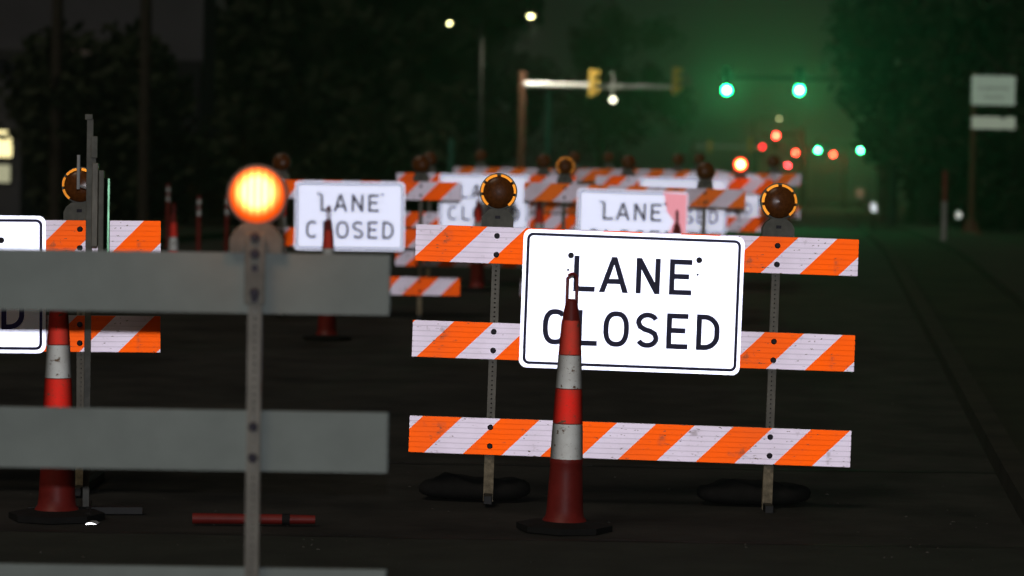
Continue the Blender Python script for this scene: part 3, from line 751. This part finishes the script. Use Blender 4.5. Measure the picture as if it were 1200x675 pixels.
# ------------------------------------------------------------------ buildings
def building(label, x0, x1, D, h, depth, extra=None, mat=WALL):
    a, c = at(x0, 200, D).x, at(x1, 200, D).x; zg = gz(D)
    r = root('building', ((a + c) / 2, D, zg), label=label, cat='building'); w2 = (c - a) / 2
    link('wall', MB().box(-w2, w2, 0, depth, 0, h).mesh('wall', mat), r)
    link('roof', MB().box(-w2 - .4, w2 + .4, -.4, depth + .4, h, h + .35, .03).mesh('roof', DARKM), r)
    return r, w2
r, w2 = building('dim grey building with a pale strip at the upper left', -120, 236, 95, 12.5, 4)
zs = at(120, 63, 95).z - gz(95); xa = at(84, 63, 95).x - r.location.x; xb = at(168, 63, 95).x - r.location.x
link('canopy_strip', MB().box(xa, xb, -.9, -.003, zs - .10, zs + .12, .02).mesh('canopy_strip', plain('pale_canopy', (.34, .28, .28), .7)), r)
link('lower_wall', MB().box(-w2 + .02, w2 - .02, -.5, -.003, 0, zs - .2).mesh('lower_wall', plain('dark_cladding', (.02, .02, .024), .9)), r)
for x in (-6.0, -2.5, 1.0, 4.5):
    f = link('window', MB().box(x, x + 1.6, -.06, -.003, 8.8, 10.6, .01).mesh('window', DARKM), r)
    link('pane', MB().box(x + .08, x + 1.52, -.075, -.062, 8.88, 10.52).mesh('pane', plain('dark_glass', (.012, .012, .016), .35)), f)
r, w2 = building('low shop at the far left with bright yellowish lit windows', -260, 24, 80, 4.6, 8)
WINL = emit('lit_window', (1, .86, .42), 1.7); WIN2 = emit('lit_window_dim', (.8, .78, .5), .5)
rx = r.location.x
for (xa_, xb_, ya, yb, mt) in ((-60, 14, 152, 184, WINL), (-60, 12, 192, 214, WIN2)):
    a, c = at(xa_, ya, 80), at(xb_, yb, 80)
    f = link('window', MB().box(a.x - rx - .05, c.x - rx + .05, -.04, -.003, c.z - gz(80) - .05, a.z - gz(80) + .05).mesh('window', DARKM), r)
    link('pane', MB().box(a.x - rx, c.x - rx, -.055, -.042, c.z - gz(80), a.z - gz(80)).mesh('pane', mt), f)

# ------------------------------------------------------------------ trees
def tree(label, px, D, h, cr, seed, crown_z=None, leaf=LEAF2, n=5200, squash=1.0, name='broadleaf_tree', ls=.24):
    rd = random.Random(seed); zg = gz(D); X = at(px, 200, D).x
    r = root(name, (X, D, zg), label=label, cat='tree', group='dark trees along the street')
    cz = crown_z if crown_z is not None else h * .62
    b = MB(); b.tube([(0, 0, 0), (.1, 0, h * .25), (-.05, .1, h * .5), (.1, 0, h * .85)], [.34, .26, .18, .05], 10)
    tips = []
    for i in range(9):
        a = rd.uniform(0, 6.28); z0 = h * rd.uniform(.28, .6); L = cr * rd.uniform(.55, .9)
        e = Vector((math.cos(a) * L, math.sin(a) * L, z0 + rd.uniform(.6, 2.4)))
        m = Vector((math.cos(a) * L * .45, math.sin(a) * L * .45, z0 + .5)); b.tube([(0, 0, z0 - .3), m, e], [.13, .08, .03], 7); tips.append(e)
    link('trunk', b.mesh('trunk', BARK, True), r)
    cl = []
    for i in range(46):
        while True:
            v = Vector((rd.uniform(-1, 1), rd.uniform(-1, 1), rd.uniform(-1, 1)))
            if v.length < 1: break
        cl.append((Vector((v.x * cr, v.y * cr, cz + v.z * (h - cz) * squash)), rd.uniform(.7, 1.5)))
    vs = []; fs = []
    for i in range(n):
        c, rr = rd.choice(cl); d = Vector((rd.gauss(0, 1), rd.gauss(0, 1), rd.gauss(0, 1))).normalized() * rr * rd.random() ** .4
        p = c + d; u = Vector((rd.gauss(0, 1), rd.gauss(0, 1), rd.gauss(0, 1))).normalized(); w_ = u.orthogonal().normalized(); k = ls * rd.uniform(.6, 1.3)
        q = len(vs); vs += [p - u * k, p + w_ * k * .5, p + u * k, p - w_ * k * .5]; fs.append((q, q + 1, q + 2, q + 3))
    me = bpy.data.meshes.new('crown'); me.from_pydata([tuple(v) for v in vs], [], fs); me.materials.append(leaf); link('crown', me, r)
tree('low dark tree between the lit shop windows and the edge-on sign', 112, 72, 4.7, 2.1, 1, 2.6, n=6500)
tree('dark tree right of the grey building, left of the glowing light', 350, 125, 19, 4.8, 2, 8, n=9000, ls=.36)
tree('dark tree behind the clear blurred sign', 425, 128, 19, 6.2, 3, 8.5, n=11000, ls=.36)
tree('tall dark tree left of the pale mast arm', 520, 132, 19, 4.6, 4, 8.5, n=10000, ls=.36)
tree('dark low tree between the two left street trees', 335, 116, 9.5, 4.6, 8, 4.6, n=8000, ls=.32)
tree('dark low tree left of the brown mast pole', 480, 118, 9, 4.8, 9, 4.4, n=8000, ls=.32)
tree('faint tree far behind the yellow signal heads', 700, 170, 13.5, 5.5, 5, 7.5, n=5000)
tree('dark tree right of the green lights', 1085, 95, 14, 2.8, 6, 7.5, n=7500)
tree('dark tree at the right edge behind the two panel sign', 1185, 90, 13, 3.2, 7, 6.5, n=8000)
tree('low dark tree behind the red and white post', 1130, 105, 7, 3.6, 10, 3.8, n=6000)
# hedge-like dark shrubs below the crowns
def shrub(label, px, D, w, h, seed, n=2600):
    rd = random.Random(seed); X = at(px, 240, D).x; vs = []; fs = []
    for i in range(n):
        x = rd.uniform(-1, 1); hh = h * (.75 + .25 * math.sin(x * 5 + seed)) * (1 - abs(x) ** 4 * .5); z = rd.random() ** .6 * hh; y = rd.uniform(-.8, .8)
        p = Vector((x * w / 2, y, z)); u = Vector((rd.gauss(0, 1), rd.gauss(0, 1), rd.gauss(0, 1))).normalized(); w_ = u.orthogonal().normalized(); k = .2 * rd.uniform(.6, 1.3)
        q = len(vs); vs += [p - u * k, p + w_ * k * .5, p + u * k, p - w_ * k * .5]; fs.append((q, q + 1, q + 2, q + 3))
    me = bpy.data.meshes.new('shrub'); me.from_pydata([tuple(v) for v in vs], [], fs); me.materials.append(LEAF)
    o = link('shrub', me, None, (X, D, gz(D))); tag(o, label, 'shrub', 'dark shrubs behind the street')
shrub('dark shrub row behind the slim delineator posts', 210, 76, 7, 2.4, 1, 4000)
shrub('dark shrub row behind the clear blurred sign', 430, 78, 8, 2.6, 2, 4500)
shrub('dark shrub row at the right behind the roadside markers', 1160, 100, 6, 2.0, 4, 3500)

# ------------------------------------------------------------------ thin mist round everything, added to give the lamps the halo of lens glare
b = MB(); b.box(-440, 440, -40, 1020, -1.2, 24)
m, t = newmat('glare_mist'); v = N(t, 'ShaderNodeVolumePrincipled'); v.inputs['Color'].default_value = (.9, .95, .95, 1)
v.inputs['Density'].default_value = .0009; v.inputs['Anisotropy'].default_value = .86
o_ = N(t, 'ShaderNodeOutputMaterial'); t.links.new(v.outputs[0], o_.inputs['Volume'])
hz = link('added_glare_haze', b.mesh('added_glare_haze', m)); hz['kind'] = 'stuff'
